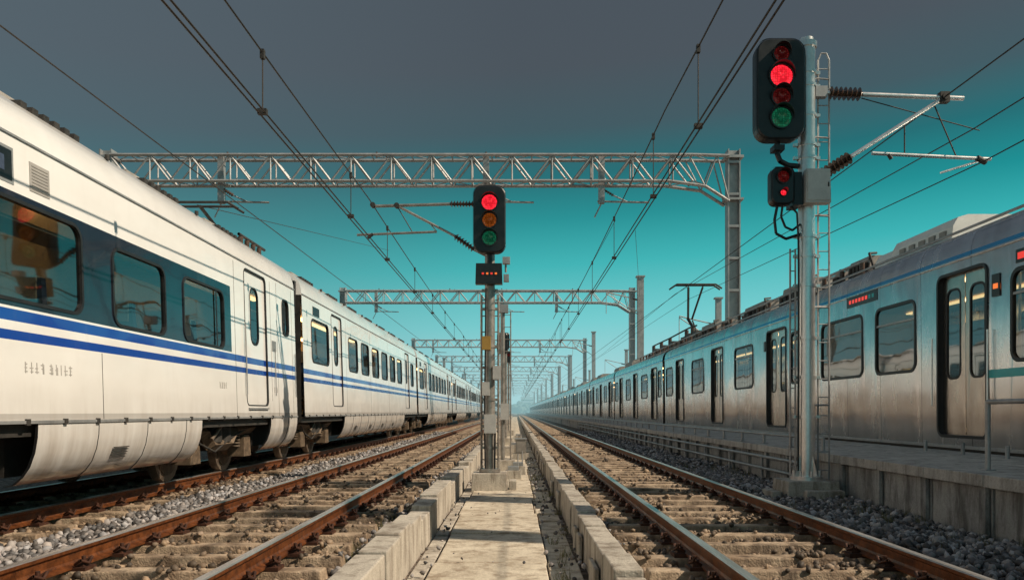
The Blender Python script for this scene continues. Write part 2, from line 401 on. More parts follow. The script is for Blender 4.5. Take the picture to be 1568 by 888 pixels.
mb.tube([F(13.38,1.7,-.03),F(13.38,2.9,-.03)],.012,M['galv'],6)
for yy in (15.0,16.35): mb.tube([F(yy,1.7,-.03),F(yy,2.6,-.03)],.010,M['galv'],6)
plate(mb,F,14.9,15.15,2.55,2.75,M['galv'],.006)
mb.obj('car_body_1',train)
def opgen():
    o=[('w',.75,2.35,2.55,3.5),('d1',2.7,3.85,1.55,3.86)]
    y=4.7
    while y<15: o.append(('w',y,y+1.2,2.55,3.45)); y+=1.78
    o.append(('d1',15.8,16.95,1.55,3.86)); o.append(('w',17.5,18.4,2.55,3.5))
    return o
g=left_car(0,19.4,opgen(),[('w',a,a+1.3,2.55,3.45) for a in np.arange(1,17.5,1.9)],[2.0,17.3],[(4.0,15.3)],M['white2'])
for y in np.arange(4.35,15,3.56): plate(g,F,y-.004,y+.004,1.32,3.9,M['dark'],.002)
plate(g,F,.9,1.5,3.62,3.82,M['black'],.006)
o=g.obj('car_body_2',train,(0,17.1,0)); me=o.data
for k in range(1,22): mkobj('car_body_%d'%(k+2),me,train,(0,17.1+20*k,0))
mb=MB()
for k in range(23):
    y=16.5+20*k
    for j in range(4):
        mb.box(-1.27-.04*(j%2),1.27+.04*(j%2),y+.02+j*.14,y+.14+j*.14,1.0,4.2+.03*(j%2),M['rubber'])
mb.obj('gangway_bellows',train)

def pantograph(mb,x,y,z0,z1,hw=.8):
    for sx in (-.5,.5):
        for sy in (-.6,.6): mb.cyl((x+sx,y+sy,z0),(x+sx,y+sy,z0+.28),.06,M['insul'],10)
    for sx in (-.5,.5): mb.beam((x+sx,y-.8,z0+.3),(x+sx,y+.8,z0+.3),.07,M['dark'])
    for sy in (-.7,.7): mb.beam((x-.55,y+sy,z0+.3),(x+.55,y+sy,z0+.3),.07,M['dark'])
    zm=(z0+z1)/2-.1
    mb.beam((x,y-.6,z0+.3),(x-.1,y+1.1,zm),.13,M['dark'])
    mb.cyl((x+.1,y-.3,z0+.3),(x+.1,y+1.0,zm-.1),.04,M['dark'],6)
    mb.beam((x-.1,y+1.1,zm),(x-.35,y-.1,z1-.12),.08,M['dark']); mb.beam((x+.1,y+1.1,zm),(x+.35,y-.1,z1-.12),.08,M['dark'])
    for sy in (-.28,.1):
        mb.tube([(x-hw-.3,y+sy,z1-.2),(x-hw,y+sy,z1),(x+hw,y+sy,z1),(x+hw+.3,y+sy,z1-.2)],.045,M['dark'],6)
    mb.beam((x-.4,y-.28,z1-.05),(x-.4,y+.1,z1-.05),.05,M['dark']); mb.beam((x+.4,y-.28,z1-.05),(x+.4,y+.1,z1-.05),.05,M['dark'])
def low_panto(mb,x,y,z0,z1):
    for sx in (-.4,.4):
        for sy in (-.6,.6): mb.cyl((x+sx,y+sy,z0-.05),(x+sx,y+sy,z0+.2),.06,M['insul'],10)
    for sx in (-.4,.4): mb.beam((x+sx,y-.8,z0+.22),(x+sx,y+.8,z0+.22),.06,M['dark'])
    mb.beam((x,y-.7,z0+.25),(x,y+.9,z0+.42),.08,M['dark']); mb.beam((x,y+.9,z0+.42),(x,y-.1,z1-.06),.06,M['dark'])
    for sy in (-.2,.12): mb.tube([(x-.75,y+sy,z1-.12),(x-.55,y+sy,z1),(x+.55,y+sy,z1),(x+.75,y+sy,z1-.12)],.025,M['dark'],6)
mb=MB(); low_panto(mb,.1,15.0,4.62,5.35)
for q in range(4): mb.cyl((.9,14.8+q*.35,4.5),(.9,14.8+q*.35,4.70),.05,M['insul'],8)
mb.tube([(.9,14.7,4.73),(.9,16.2,4.73)],.03,M['dark'])
mb.obj('pantograph',train)

# ---------------- right train ----------------
def Rmap(sgn): return lambda y,z,off: (sgn*(1.5-(.03*max(0,1.2-z)/.4)-off),y,z)
RP=[(1.5,4.0),(1.495,4.12),(1.46,4.25),(1.40,4.36),(1.30,4.45),(1.15,4.52),(.95,4.57),(.5,4.63),(0,4.66)]
def right_car(y0,y1,op,opf):
    mb=MB(); m=M['steel']
    side(mb,Rmap(-1),y0,y1,.8,4.0,op,m,M['glass2'],.06); side(mb,Rmap(1),y0,y1,.8,4.0,opf,m,M['glass2'],.06)
    hull(mb,RP,y0,y1,m)
    for y in (y0,y1): mb.add([(-1.45,y,.8),(1.45,y,.8),(1.46,y,4.0),(-1.46,y,4.0)],[(0,1,2,3)],M['dark'])
    mb.box(-1.44,1.44,y0,y1,.68,.79,M['dark'])
    for s in (-1,1):
        mb.box(min(s*1.5,s*1.525),max(s*1.5,s*1.525),y0,y1,3.955,3.98,m)
        mb.box(min(s*1.46,s*1.495),max(s*1.46,s*1.495),y0,y1,.775,.83,M['galv'])
    for b in (y0+2.6,y1-2.6): bogie(mb,b)
    mb.box(-1.2,1.2,y0+5,y1-5,.42,.68,M['dark'])
    interior(mb,y0+.05,y1-.05,1.05,3.85,True)
    return mb
mt=empty('metro_train',(9.0,0,0))
opA=[('w',.6,2.2,2.2,3.5),('d2',2.9,4.25,1.0,3.74),('w',5.2,7.1,2.2,3.5),('w',7.6,9.2,2.2,3.5),('w',10.0,11.82,2.2,3.5),('d2',12.5,13.9,1.0,3.74),('w',14.75,16.3,2.2,3.47),('w',17.0,19.2,2.2,3.47)]
opG=[('w',.45,1.25,2.2,3.5),('d2',1.7,3.3,1.0,3.74),('w',4.75,6.75,2.2,3.5),('d2',8.35,9.95,1.0,3.74),('w',11.3,13.3,2.2,3.5),('d2',15.0,16.6,1.0,3.74),('w',17.5,19.0,2.2,3.5)]
mb=right_car(-.2,19.8,opA,opA)
F=Rmap(-1)
plate(mb,F,16.25,17.75,3.72,3.95,M['black'],.008)
for k in range(8): plate(mb,F,16.4+k*.16,16.5+k*.16,3.80,3.88,M['redled'] if k>1 else M['cyan'],.011)
plate(mb,F,12.14,12.34,3.2,3.55,M['black'],.01); plate(mb,F,12.18,12.3,3.32,3.4,M['orange'],.013)
plate(mb,F,11.2,11.75,3.62,3.82,M['black'],.008); plate(mb,F,11.3,11.7,3.67,3.77,M['redled'],.011)
plate(mb,F,-.1,12.42,1.93,2.06,M['cyan'],.003)
for yy in (12.4,14.05): mb.tube([F(yy,1.5,-.04),F(yy,2.7,-.04)],.014,M['mast'],6)
mb.obj('car_body_1',mt)
g=right_car(0,19.4,opG,opG)
plate(g,F,3.45,3.6,3.2,3.5,M['black'],.01)
o=g.obj('car_body_2',mt,(0,20.1,0)); me=o.data
for k in range(1,20): mkobj('car_body_%d'%(k+2),me,mt,(0,20.1+20*k,0))
mb=MB()
for k in range(21):
    y=19.8+20*k
    mb.box(-1.25,1.25,y-.05,y+.4,.9,4.2,M['rubber'])
mb.obj('gangway_bellows',mt)
mb=MB()
def rbox(mb,x0,x1,y0,y1,z0,z1,m):
    h=z1-z0; prof=[(x0,z0),(x0+.03,z0+h*.6),(x0+.12,z0+h*.9),(x0+.3,z1),(x1-.3,z1),(x1-.12,z0+h*.9),(x1-.03,z0+h*.6),(x1,z0)]
    mb.extr(prof,y0,y1,m,closed=True,smooth=False)
rbox(mb,-1.05,1.0,14.3,16.6,4.48,5.0,M['roofwhite'])
rbox(mb,-.95,.9,16.7,17.6,4.48,4.92,M['roofwhite'])
for k in range(5): mb.box(-1.065,-1.01,14.5+k*.38,14.7+k*.38,4.62,4.74,M['roofgrey'])
for k in range(30):
    y=18.0+k*1.1
    mb.cyl((-1.05,y,4.5),(-1.05,y,4.80),.06,M['insul'],8)
    mb.cyl((-.5,y+.3,4.5),(-.5,y+.3,4.95),.06,M['insul'],8)
mb.tube([(-1.05,17.6,4.83),(-1.05,52,4.83)],.035,M['galv'],6); mb.tube([(-.5,17.6,4.98),(-.5,52,4.98)],.035,M['galv'],6)
mb.tube([(-1.2,10,4.56),(-1.2,52,4.56)],.025,M['galv'],6)
for a,b,h in ((18.0,19.2,.5),(19.6,20.1,.4),(21.5,24,.6),(25.5,28,.55),(30,31,.45),(32,34.5,.6)):
    mb.box(-.9,.7,a,b,4.48,4.5+h,M['roofgrey'],.08,.05)
    for q in range(5): mb.box(-.93,-.86,a+.1+q*(b-a-.2)/5,a+.1+(q+.6)*(b-a-.2)/5,4.58,4.5+h*.7,M['dark'])
    mb.tube([(-.9,a-.3,4.6),(-.95,a-.15,4.5+h),(-.7,a+.05,4.55+h)],.03,M['dark'],6)
for k in range(20):
    y=54+k*20
    rbox(mb,-1,1,y,y+3.5,4.5,4.98,M['roofgrey']); rbox(mb,-1,1,y+7,y+10,4.5,4.93,M['roofgrey'])
for y in (35.6,36.9,41.0,43.5,46):
    mb.box(-.9,.8,y,y+.9,4.5,5.1,M['dark'],.1,.1)
    for q in (-.7,0,.6): mb.cyl((q,y+1.2,4.55),(q,y+1.2,5.35),.1,M['insul'],8)
mb.tube([(-.7,36,5.35),(-.7,37.5,5.4),(-.7,42.2,5.35),(-.7,47.2,5.35)],.04,M['dark'],6)
pantograph(mb,-.2,38.5,4.75,7.6,.95)
mb.obj('roof_equipment',mt)

# ---------------- tracks ----------------
RPROF=[(-.07,0),(.07,0),(.07,.015),(.02,.03),(.010,.05),(.010,.11),(.034,.125),(.036,.15),(.029,.159),(-.029,.159),(-.036,.15),(-.034,.125),(-.010,.11),(-.010,.05),(-.02,.03),(-.07,.015)]
def track(cx,name):
    mb=MB()
    for s in (-1,1):
        x=cx+s*.7525
        p=[(a+x,b+.17) for a,b in RPROF]; n=len(p)
        vs=[(a,-3,b) for a,b in p]+[(a,800,b) for a,b in p]
        for i in range(n):
            m=M['head'] if i in (7,8,9) else M['rust']
            mb.add([vs[i],vs[(i+1)%n],vs[n+(i+1)%n],vs[n+i]],[(0,1,2,3)],m)
    r=mb.obj(name); 
    sl=MB(); cl=MB(); y=2.0
    while y<260:
        j=random.uniform(-.03,.03); w=.115+random.uniform(-.012,.012)
        top=.162+random.uniform(-.014,.0); sk=random.uniform(-.012,.012)
        xa,xb=cx-1.28+j,cx+1.28+j
        vs=[(xa,y-w-sk,-.02),(xb,y-w+sk,-.02),(xb,y+w+sk,-.02),(xa,y+w-sk,-.02),(xa+.03,y-w+.03-sk,top),(xb-.03,y-w+.03+sk,top),(xb-.03,y+w-.03+sk,top),(xa+.03,y+w-.03-sk,top)]
        sl.add(vs,[(3,2,1,0),(4,5,6,7),(0,1,5,4),(1,2,6,5),(2,3,7,6),(3,0,4,7)],M['sleeper'])
        if y<45:
            for s in (-1,1):
                x=cx+s*.7525
                cl.box(x-.17,x+.17,y-.085,y+.085,top-.002,.182,M['clip'])
                for q in (-1,1):
                    xx=x+q*.105
                    cl.box(xx-.035,xx+.035,y-.05,y+.05,.182,.215,M['clip'],.01,.01)
                    cl.cyl((xx+q*.01,y,.2),(xx+q*.01,y,.262),.017,M['clip'],6)
                    cl.cyl((xx,y,.215),(xx,y,.232),.03,M['clip'],6)
                    cl.tube([(xx-q*.03,y-.06,.20),(xx+q*.03,y-.085,.24),(xx+q*.05,y,.205),(xx+q*.03,y+.085,.24),(xx-q*.03,y+.06,.20)],.012,M['clip'],5)
        y+=.6
    sl.obj('sleepers',r,bevel=.012); cl.obj('rail_fasteners',r)
    return r
for cx in (-6.1,-2.78,2.28,9.0): track(cx,'railway_track')

# ---------------- ground ----------------
def m_ballast(name,c1,c2,c3):
    t=NT(name); v=t.coord()
    vor=t.n('ShaderNodeTexVoronoi'); t.l(v,vor.inputs['Vector']); vor.inputs['Scale'].default_value=16
    bw=t.n('ShaderNodeRGBToBW'); t.l(vor.outputs['Color'],bw.inputs[0])
    n=t.noise(v,.8,4)
    col=t.ramp(bw.outputs[0],[(.2,c1),(.5,c2),(.85,c3)])
    col=t.mix(t.ramp(n,[(.4,c4(0,0,0)),(.7,c4(.5,.5,.5))]),col,c4(.12,.07,.04))
    col=t.mix(t.ramp(vor.outputs[0],[(.5,c4(0,0,0)),(.9,c4(.8,.8,.8))]),col,c4(.03,.02,.015))
    h=t.math('SUBTRACT',1.0,vor.outputs[0])
    t.bsdf(col,.9,0,bump=h,bs=1,bd=.04); return t.m
M['ballast']=m_ballast('ballast_bed',c4(.04,.03,.022),c4(.12,.09,.07),c4(.26,.21,.17))
M['earth']=m_noisy('earth',c4(.12,.11,.08),c4(.24,.21,.16),.4,(.85,.95),0,.5,.05,6)
mb=MB(); mb.add([(-3000,-200,-.16),(3000,-200,-.16),(3000,5000,-.16),(-3000,5000,-.16)],[(0,1,2,3)],M['earth']); mb.obj('ground')
mb=MB()
for x0,x1 in ((-12,-1.20),(.90,5.0),(7.2,13)):
    xs=np.arange(x0,x1+.01,.3); xs[-1]=x1
    ys=np.concatenate([np.arange(-2,40,.4),np.array([40,60,100,200,800])])
    vs=[]; 
    for y in ys:
        for x in xs: vs.append((x,y,.05+.015*math.sin(x*3.1+y*1.7)+random.uniform(-.012,.012)))
    nx=len(xs); fs=[(j*nx+i,j*nx+i+1,(j+1)*nx+i+1,(j+1)*nx+i) for j in range(len(ys)-1) for i in range(nx-1)]
    mb.add(vs,fs,M['ballast'],True)
bed=mb.obj('ballast_ground')
t=NT('ballast_stone'); at=t.n('ShaderNodeAttribute'); at.attribute_name='scol'
nn=t.noise(t.coord(),30,4,.7)
t.bsdf(t.mix(t.math('MULTIPLY',nn,.7),at.outputs['Color'],t.mix(1.0,at.outputs['Color'],c4(.45,.42,.38),'MULTIPLY')),.65,0,bump=nn,bs=.5,bd=.008)
M['stone']=t.m
phi=(1+5**.5)/2
ico=np.array([(-1,phi,0),(1,phi,0),(-1,-phi,0),(1,-phi,0),(0,-1,phi),(0,1,phi),(0,-1,-phi),(0,1,-phi),(phi,0,-1),(phi,0,1),(-phi,0,-1),(-phi,0,1)])/np.sqrt(1+phi*phi)
icf=np.array([(0,11,5),(0,5,1),(0,1,7),(0,7,10),(0,10,11),(1,5,9),(5,11,4),(11,10,2),(10,7,6),(7,1,8),(3,9,4),(3,4,2),(3,2,6),(3,6,8),(3,8,9),(4,9,5),(2,4,11),(6,2,10),(8,6,7),(9,8,1)])
def stones(name,zones,parent=None):
    P=[];S=[]
    for (x0,x1,y0,y1,dens,size,cx) in zones:
        n=int((x1-x0)*(y1-y0)*dens)
        p=np.stack([rng.uniform(x0,x1,n),rng.uniform(y0,y1,n),np.zeros(n)],1)
        s=size*rng.uniform(.5,1.4,n)
        if cx is not None:
            ph=np.abs(((p[:,1]-2.0+.3)%.6)-.3)
            on=(ph<.13)&(np.abs(p[:,0]-cx)<1.3)
            clump=(np.sin(p[:,0]*3.7+1.3)*np.sin(p[:,1]*2.3+p[:,0])>.5)
            keep=~on | (rng.random(n)<np.where(clump,.4,.04))
            rail=(np.abs(np.abs(p[:,0]-cx)-.7525)<.09)
            keep&=~rail
            z=np.where(on,.165,.06+rng.uniform(-.02,.05,n)+.03*np.sin(p[:,0]*5+p[:,1])); p[:,2]=z
            p=p[keep]; s=s[keep]
        else: p[:,2]=.085+rng.uniform(-.025,.05,n)+.03*np.sin(p[:,1]*.9+p[:,0]*2)
        P.append(p);S.append(s)
    P=np.concatenate(P);S=np.concatenate(S);n=len(P)
    q=rng.normal(size=(n,4)); q/=np.linalg.norm(q,axis=1)[:,None]
    w,x,y,z=q.T
    R=np.stack([1-2*(y*y+z*z),2*(x*y-z*w),2*(x*z+y*w),2*(x*y+z*w),1-2*(x*x+z*z),2*(y*z-x*w),2*(x*z-y*w),2*(y*z+x*w),1-2*(x*x+y*y)],1).reshape(n,3,3)
    base=ico[None]*rng.uniform(.7,1.25,(n,12,1))*rng.uniform(.6,1.2,(n,1,3))
    V=np.einsum('nij,nkj->nki',R,base)*S[:,None,None]+P[:,None,:]
    V=V.reshape(-1,3)
    Fc=(icf[None]+12*np.arange(n)[:,None,None]).reshape(-1,3)
    me=bpy.data.meshes.new(name); me.vertices.add(len(V)); me.vertices.foreach_set('co',V.ravel().astype(np.float32))
    me.loops.add(Fc.size); me.loops.foreach_set('vertex_index',Fc.ravel().astype(np.int32))
    me.polygons.add(len(Fc)); me.polygons.foreach_set('loop_start',(np.arange(len(Fc))*3).astype(np.int32)); 
    me.update(calc_edges=True)
    g=.07+.48*rng.random(n)**1.7; warm=rng.uniform(0,1,n)
    inner=np.zeros(n)
    for c in (-6.1,-2.78,2.28): inner=np.maximum(inner,(np.abs(P[:,0]-c)<1.25).astype(float))
    k=np.clip(inner*.8+warm*.35,0,1)
    g=g*(1-.3*inner)
    col=np.stack([g*(1+.14*k),g*(1-.20*k),g*(1.06-.54*k),np.ones(n)],1)
    a=me.attributes.new('scol','FLOAT_COLOR','POINT'); a.data.foreach_set('color',np.repeat(col,12,0).ravel().astype(np.float32))
    me.materials.append(M['stone'])
    return mkobj(name,me,parent)
Z=[(-4.1,-1.35,3.5,16,330,.030,-2.78),(-5.6,-4.1,4.5,18,380,.040,None),(-7.4,-5.6,6,16,150,.035,-6.1),
   (1.0,3.6,3.5,16,330,.030,2.28),(3.6,4.9,4.5,18,380,.038,None),(-4.1,-1.35,16,45,90,.04,-2.78),(-5.6,-4.1,18,50,110,.045,None),(1.0,3.6,16,45,90,.04,2.28),(3.6,4.9,18,50,110,.045,None)]
stones('ballast_stones',Z)

# path and kerbs
mb=MB(); y=2.5
while y<220:
    L=random.choice([1.2,1.5,1.8,2.1]) if y<60 else 8
    dz=random.uniform(-.015,.015); sp=random.uniform(-.03,.03)
    mb.box(-.80+sp,.28+sp,y,y+L-.03,-.15,-.05+dz,M['path'])
    yy=y
    while yy<y+L-.1:
        l2=min(random.uniform(.35,.8),y+L-yy)
        mb.box(.30+sp,.60,yy,yy+l2-.02,-.15,-.07+random.uniform(-.03,.03),M['path']); yy+=l2
    mb.box(-.97,-.83+sp,y,y+L-.04,-.15,-.075+dz,M['conc'])
    y+=L
mb.obj('concrete_path',bevel=.012)
def kerb(name,x0,x1,zt,var):
    mb=MB(); y=2.5
    while y<220:
        L=random.uniform(.45,.95) if y<60 else 6
        a=random.uniform(-.012,.012); h=random.choice([0,0,0,.5,-1,-.5,.3])*var if y<60 else 0
        mb.box(x0+a,x1+a,y,y+L-random.uniform(.006,.02),-.14,zt+h+random.uniform(-.006,.006),M['conc'],.006,.003)
        if random.random()<.3 and y<60:
            mb.box(x0+a-.05,x0+a-.01,y+.05,y+L*.6,-.1,zt-.12,M['conc'])
        y+=L
    return mb.obj(name,bevel=.012)
kerb('concrete_kerb',-1.23,-.99,.31,.06); kerb('concrete_kerb',.67,.89,.29,.03)
mb=MB(); mb.add([(-1.25,-2,-.10),(.93,-2,-.10),(.93,400,-.10),(-1.25,400,-.10)],[(0,1,2,3)],M['ballast']); mb.obj('path_ground')
stones('path_debris',[(.30,.64,3,25,26,.026,None),(-.96,-.80,3,25,22,.02,None),(-.7,.3,3,25,3,.012,None)])
for o in bpy.data.objects:
    if o.name=='path_debris': o.location.z=-.13

# platform
mb=MB(); y=1.0
while y<400:
    L=1.2 if y<60 else 12
    mb.box(4.98+random.uniform(0,.02),5.2,y,y+L-.025,-.1,.61,M['wall'])
    mb.box(4.88,7.38,y,y+L-.012,.612,.74+random.uniform(-.004,.004),M['plat'])
    mb.box(4.92,4.975,y+.02,y+.14,-.1,.61,M['wall'])
    y+=L
mb.box(5.21,7.33,1,400,-.1,.61,M['wall'])
mb.obj('station_platform',bevel=.008)
def railing(name,x,y0,y1,dy,zb,h,rails=2):
    mb=MB(); y=y0
    while y<=y1+.01:
        mb.cyl((x,y,zb),(x,y,zb+h),.03,M['galv'],8); mb.box(x-.06,x+.06,y-.06,y+.06,zb,zb+.015,M['galv']); y+=dy
    for k in range(rails):
        z=zb+h*(1-k*.5)-.01
        mb.cyl((x-.012 if k else x,y0,z),(x-.012 if k else x,y1,z),.028,M['galv'],8)
    return mb.obj(name)
railing('platform_railing',5.1,13.0,60,1.55,.74,.22,1)
railing('platform_railing',4.8,13.0,60,2.3,.1,.44)
railing('platform_railing',5.3,4.6,8.8,2.1,.74,.78,1)
mb=MB()
for y in np.arange(9.9,13.5,1.1): mb.cyl((6.9,y,.74),(6.9,y,.92),.03,M['galv'],8)
mb.obj('platform_bollards')

# ---------------- signals ----------------
def insulator(mb,a,b,r,n=7):
    a=Vector(a);b=Vector(b);d=(b-a)
    mb.cyl(a,b,r*.4,M['insul'],8)
    for i in range(n):
        p=a+d*((i+.3)/n); mb.cyl(p,p+d*(.45/n),r,M['insul'],14,r2=r*.55)
def head(mb,x,y,z0,z1,w,lamps,dep=.22,rl=.13):
    A=[p for a in arcs(x-w/2,x+w/2,z0,z1,w*.28,6) for p in a]; n=len(A)
    yf=y-dep/2; yb=y+dep/2
    B=[p for a in arcs(x-w/2+.02,x+w/2-.02,z0+.02,z1-.02,w*.26,6) for p in a]
    mb.add([(p[0],yf,p[1]) for p in B]+[(p[0],yf+.02,p[1]) for p in A]+[(p[0],yb,p[1]) for p in A],
      [tuple(range(n))]+[(i,(i+1)%n,n+(i+1)%n,n+i) for i in range(n)]+[(n+i,n+(i+1)%n,2*n+(i+1)%n,2*n+i) for i in range(n)]+[tuple(range(2*n,3*n))],M['black'])
    C=[p for a in arcs(x-w/2-.012,x+w/2+.012,z0-.012,z1+.012,w*.29,6) for p in a]
    mb.add([(p[0],yf+.03,p[1]) for p in C]+[(p[0],yf+.07,p[1]) for p in C],[(i,(i+1)%n,n+(i+1)%n,n+i) for i in range(n)],M['rubber'])
    for zc,r,mat in lamps:
        seg=24; vs=[(x,yf-.035,zc)]
        for k,(rr,yy) in enumerate(((.5,.03),(.85,.015),(1,.0))):
            for i in range(seg): vs.append((x+math.cos(2*math.pi*i/seg)*r*rr,yf-.004-yy,zc+math.sin(2*math.pi*i/seg)*r*rr))
        fs=[(0,1+i,1+(i+1)%seg) for i in range(seg)]
        for k in range(2): fs+=[(1+k*seg+i,1+k*seg+(i+1)%seg,1+(k+1)*seg+(i+1)%seg,1+(k+1)*seg+i) for i in range(seg)]
        mb.add(vs,fs,mat,True)
        for r1,r2,y1,y2 in ((r*1.02,r*1.16,yf-.03,yf-.03),(r*1.16,r*1.16,yf-.03,yf),(r*1.02,r*1.02,yf-.03,yf)):
            v=[(x+math.cos(2*math.pi*i/seg)*r1,y1,zc+math.sin(2*math.pi*i/seg)*r1) for i in range(seg)]+[(x+math.cos(2*math.pi*i/seg)*r2,y2,zc+math.sin(2*math.pi*i/seg)*r2) for i in range(seg)]
            mb.add(v,[(i,(i+1)%seg,seg+(i+1)%seg,seg+i) for i in range(seg)],M['black'],True)
        v=[];kk=16
        for i in range(kk+1):
            a=math.radians(-10+200*i/kk); L=.13*max(.15,math.sin(a)*.75+.35)
            for rr in (1.16,1.22):
                v+=[(x+math.cos(a)*r*rr,yf,zc+math.sin(a)*r*rr),(x+math.cos(a)*r*rr,yf-L,zc+math.sin(a)*r*rr)]
        fs=[]
        for i in range(kk):
            o=i*4;p=o+4; fs+=[(o,o+1,p+1,p),(o+2,o+3,p+3,p+2),(o+1,o+3,p+3,p+1)]
        mb.add(v,fs,M['black'])
def ladder(mb,x,y,z0,z1,w,dz,m):
    mb.beam((x-w/2,y,z0),(x-w/2,y,z1),.022,m); mb.beam((x+w/2,y,z0),(x+w/2,y,z1),.022,m)
    z=z0+.2
    while z<z1: mb.cyl((x-w/2,y,z),(x+w/2,y,z),.009,m,6); z+=dz
def collar(mb,x,y,z,r,m,h=.05):
    mb.cyl((x,y,z),(x,y,z+h),r*1.14,m,24); mb.box(x+r*.9,x+r*1.6,y-.03,y+.03,z,z+h,m); mb.box(x-r*1.6,x-r*.9,y-.03,y+.03,z,z+h,m)

root=empty('railway_signal',(4.45,12,0))
mb=MB(); g=M['mast']
mb.cyl((0,0,.35),(0,0,6.95),.125,g,32)
mb.cyl((0,0,6.95),(0,0,7.03),.15,g,32); mb.cyl((0,0,7.03),(0,0,7.1),.10,g,24)
for z in (6.55,6.35,5.9,5.45,5.25,4.05,3.75,3.3,2.5,1.9,1.3): collar(mb,0,0,z,.125,g,.045)
mb.cyl((0,0,.35),(0,0,.42),.24,g,24)
for a in range(8): mb.cyl((.2*math.cos(a*.785),.2*math.sin(a*.785),.42),(.2*math.cos(a*.785),.2*math.sin(a*.785),.5),.02,g,6)
for a in range(4):
    an=a*math.pi/2+.4; mb.add([(.12*math.cos(an),.12*math.sin(an),.42),(.23*math.cos(an),.23*math.sin(an),.42),(.12*math.cos(an),.12*math.sin(an),.75)],[(0,1,2)],g)
mb.obj('mast',root)
mb=MB()
mb.box(-.42,.40,-.36,.4,-.1,.36,M['conc'],.03,.03); mb.box(-.2,.38,-.55,-.38,-.1,.24,M['conc'],.01,.01); mb.box(-.6,-.44,-.2,.3,-.1,.2,M['conc'],.01,.01)
mb.obj('foundation',root,bevel=.015)
mb=MB()
head(mb,-.48,-.16,5.48,6.98,.72,[(6.74,.115,M['reddim']),(6.41,.165,M['redlit']),(6.10,.135,M['reddim']),(5.79,.15,M['greendim'])],.24)
for z in (6.6,5.75): mb.box(-.3,-.08,-.06,.02,z,z+.08,g)
mb.tube([(-.48,-.1,5.48),(-.48,-.1,5.3),(-.44,-.1,5.2),(-.3,-.05,5.15),(-.12,0,5.15)],.04,M['black'],10)
mb.box(-.56,-.40,-.2,.0,5.34,5.42,M['black'])
mb.obj('signal_head',root)
mb=MB()
head(mb,-.46,-.2,4.5,5.05,.34,[(4.9,.09,M['reddim']),(4.66,.045,M['redlit'])],.2)
mb.box(-.28,-.14,-.24,.1,4.5,5.0,M['black'],.01,.02)
mb.tube([(-.5,-.15,4.5),(-.53,-.12,4.3),(-.5,-.1,4.1),(-.35,-.1,4.02),(-.12,-.05,4.1)],.022,M['black'],8)
mb.tube([(-.42,-.15,4.5),(-.43,-.12,4.35),(-.36,-.1,4.2),(-.25,-.1,4.15),(-.12,-.05,4.25)],.018,M['black'],8)
mb.tube([(-.3,-.15,4.5),(-.2,-.15,4.4),(-.16,-.1,4.0),(-.15,-.08,3.2),(-.15,-.06,.5)],.016,M['black'],8)
mb.obj('auxiliary_signal',root)
mb=MB(); mb.box(-.12,.26,-.3,-.13,4.52,5.03,M['boxgrey'],.01,.01); mb.box(-.1,.24,-.315,-.302,4.55,5.0,M['boxgrey'])
mb.box(.2,.22,-.33,-.316,4.75,4.82,M['dark']); mb.obj('junction_box',root,bevel=.012)
mb=MB(); ladder(mb,.28,.05,.3,6.8,.17,.28,M['galv']); mb.tube([(.2,.05,6.8),(.24,.05,6.9),(.32,.05,6.9),(.365,.05,6.8)],.012,M['galv'])
for z in (1.5,3,4.4,5.6,6.5): mb.beam((.1,0,z),(.37,.05,z),.02,M['galv'])
ladder(mb,-.19,.06,.36,3.9,.08,.3,M['galv'])
mb.obj('ladder',root)
mb=MB()
mb.cyl((.1,0,6.28),(.38,0,6.27),.035,g,10); mb.box(.12,.3,-.06,.06,6.2,6.36,M['galv'])
insulator(mb,(.35,0,6.27),(.85,0,6.25),.1,7)
mb.cyl((.85,0,6.25),(2.4,0,6.19),.036,g,12)
mb.cyl((.1,0,5.0),(.32,0,5.06),.035,g,10)
insulator(mb,(.25,0,5.03),(.68,0,5.3),.1,7)
mb.cyl((.68,0,5.3),(2.1,0,6.2),.032,g,12)
mb.box(2.03,2.17,-.05,.05,6.12,6.28,M['dark']); mb.cyl((2.1,-.08,6.2),(2.1,.08,6.2),.05,M['dark'],12)
mb.cyl((1.0,0,5.35),(2.82,0,5.26),.028,g,12); mb.cyl((2.6,-.02,5.27),(2.75,.02,5.22),.045,M['dark'],8)
mb.cyl((1.5,0,5.31),(1.5,0,5.83),.010,M['wire'],6); mb.cyl((2.3,0,5.28),(1.95,0,6.1),.010,M['wire'],6)
mb.cyl((1.25,0,5.34),(1.3,0,5.26),.03,M['dark'],8)
mb.cyl((.85,.02,6.2),(2.65,.0,5.7),.008,M['wire'],6)
mb.cyl((2.05,.0,5.05),(2.7,.0,5.25),.016,g,8)
mb.obj('cantilever_arm',root)

root=empty('railway_signal',(-.49,14.75,0)); g=M['greymast']
mb=MB()
mb.cyl((0,0,.27),(0,0,4.5),.095,g,24)
for z in (3.65,3.3,2.6,2.2,1.6,1.1,.7): collar(mb,0,0,z,.095,g,.05)
mb.cyl((0,0,.27),(0,0,.33),.2,g,16)
for sx in (-.16,.16): mb.beam((sx,.03,.3),(sx,.03,3.6),.03,g)
z=.5
while z<3.6: mb.cyl((-.16,.03,z),(.16,.03,z),.011,g,6); z+=.3
mb.box(-.14,0.02,-.2,-.08,2.55,2.8,M['yellow']); mb.box(.06,.2,-.2,-.07,2.0,2.25,M['boxgrey']); mb.box(-.14,0,-.2,-.09,1.7,1.95,M['boxgrey'])
mb.box(-.1,.12,-.22,-.08,1.0,1.35,M['boxgrey'])
mb.tube([(-.08,-.1,.3),(-.1,-.11,1.2),(-.08,-.12,2.6),(-.07,-.12,3.7)],.016,M['black'],6)
mb.tube([(.09,-.1,.3),(.1,-.11,1.0)],.02,M['black'],6)
mb.obj('mast',root)
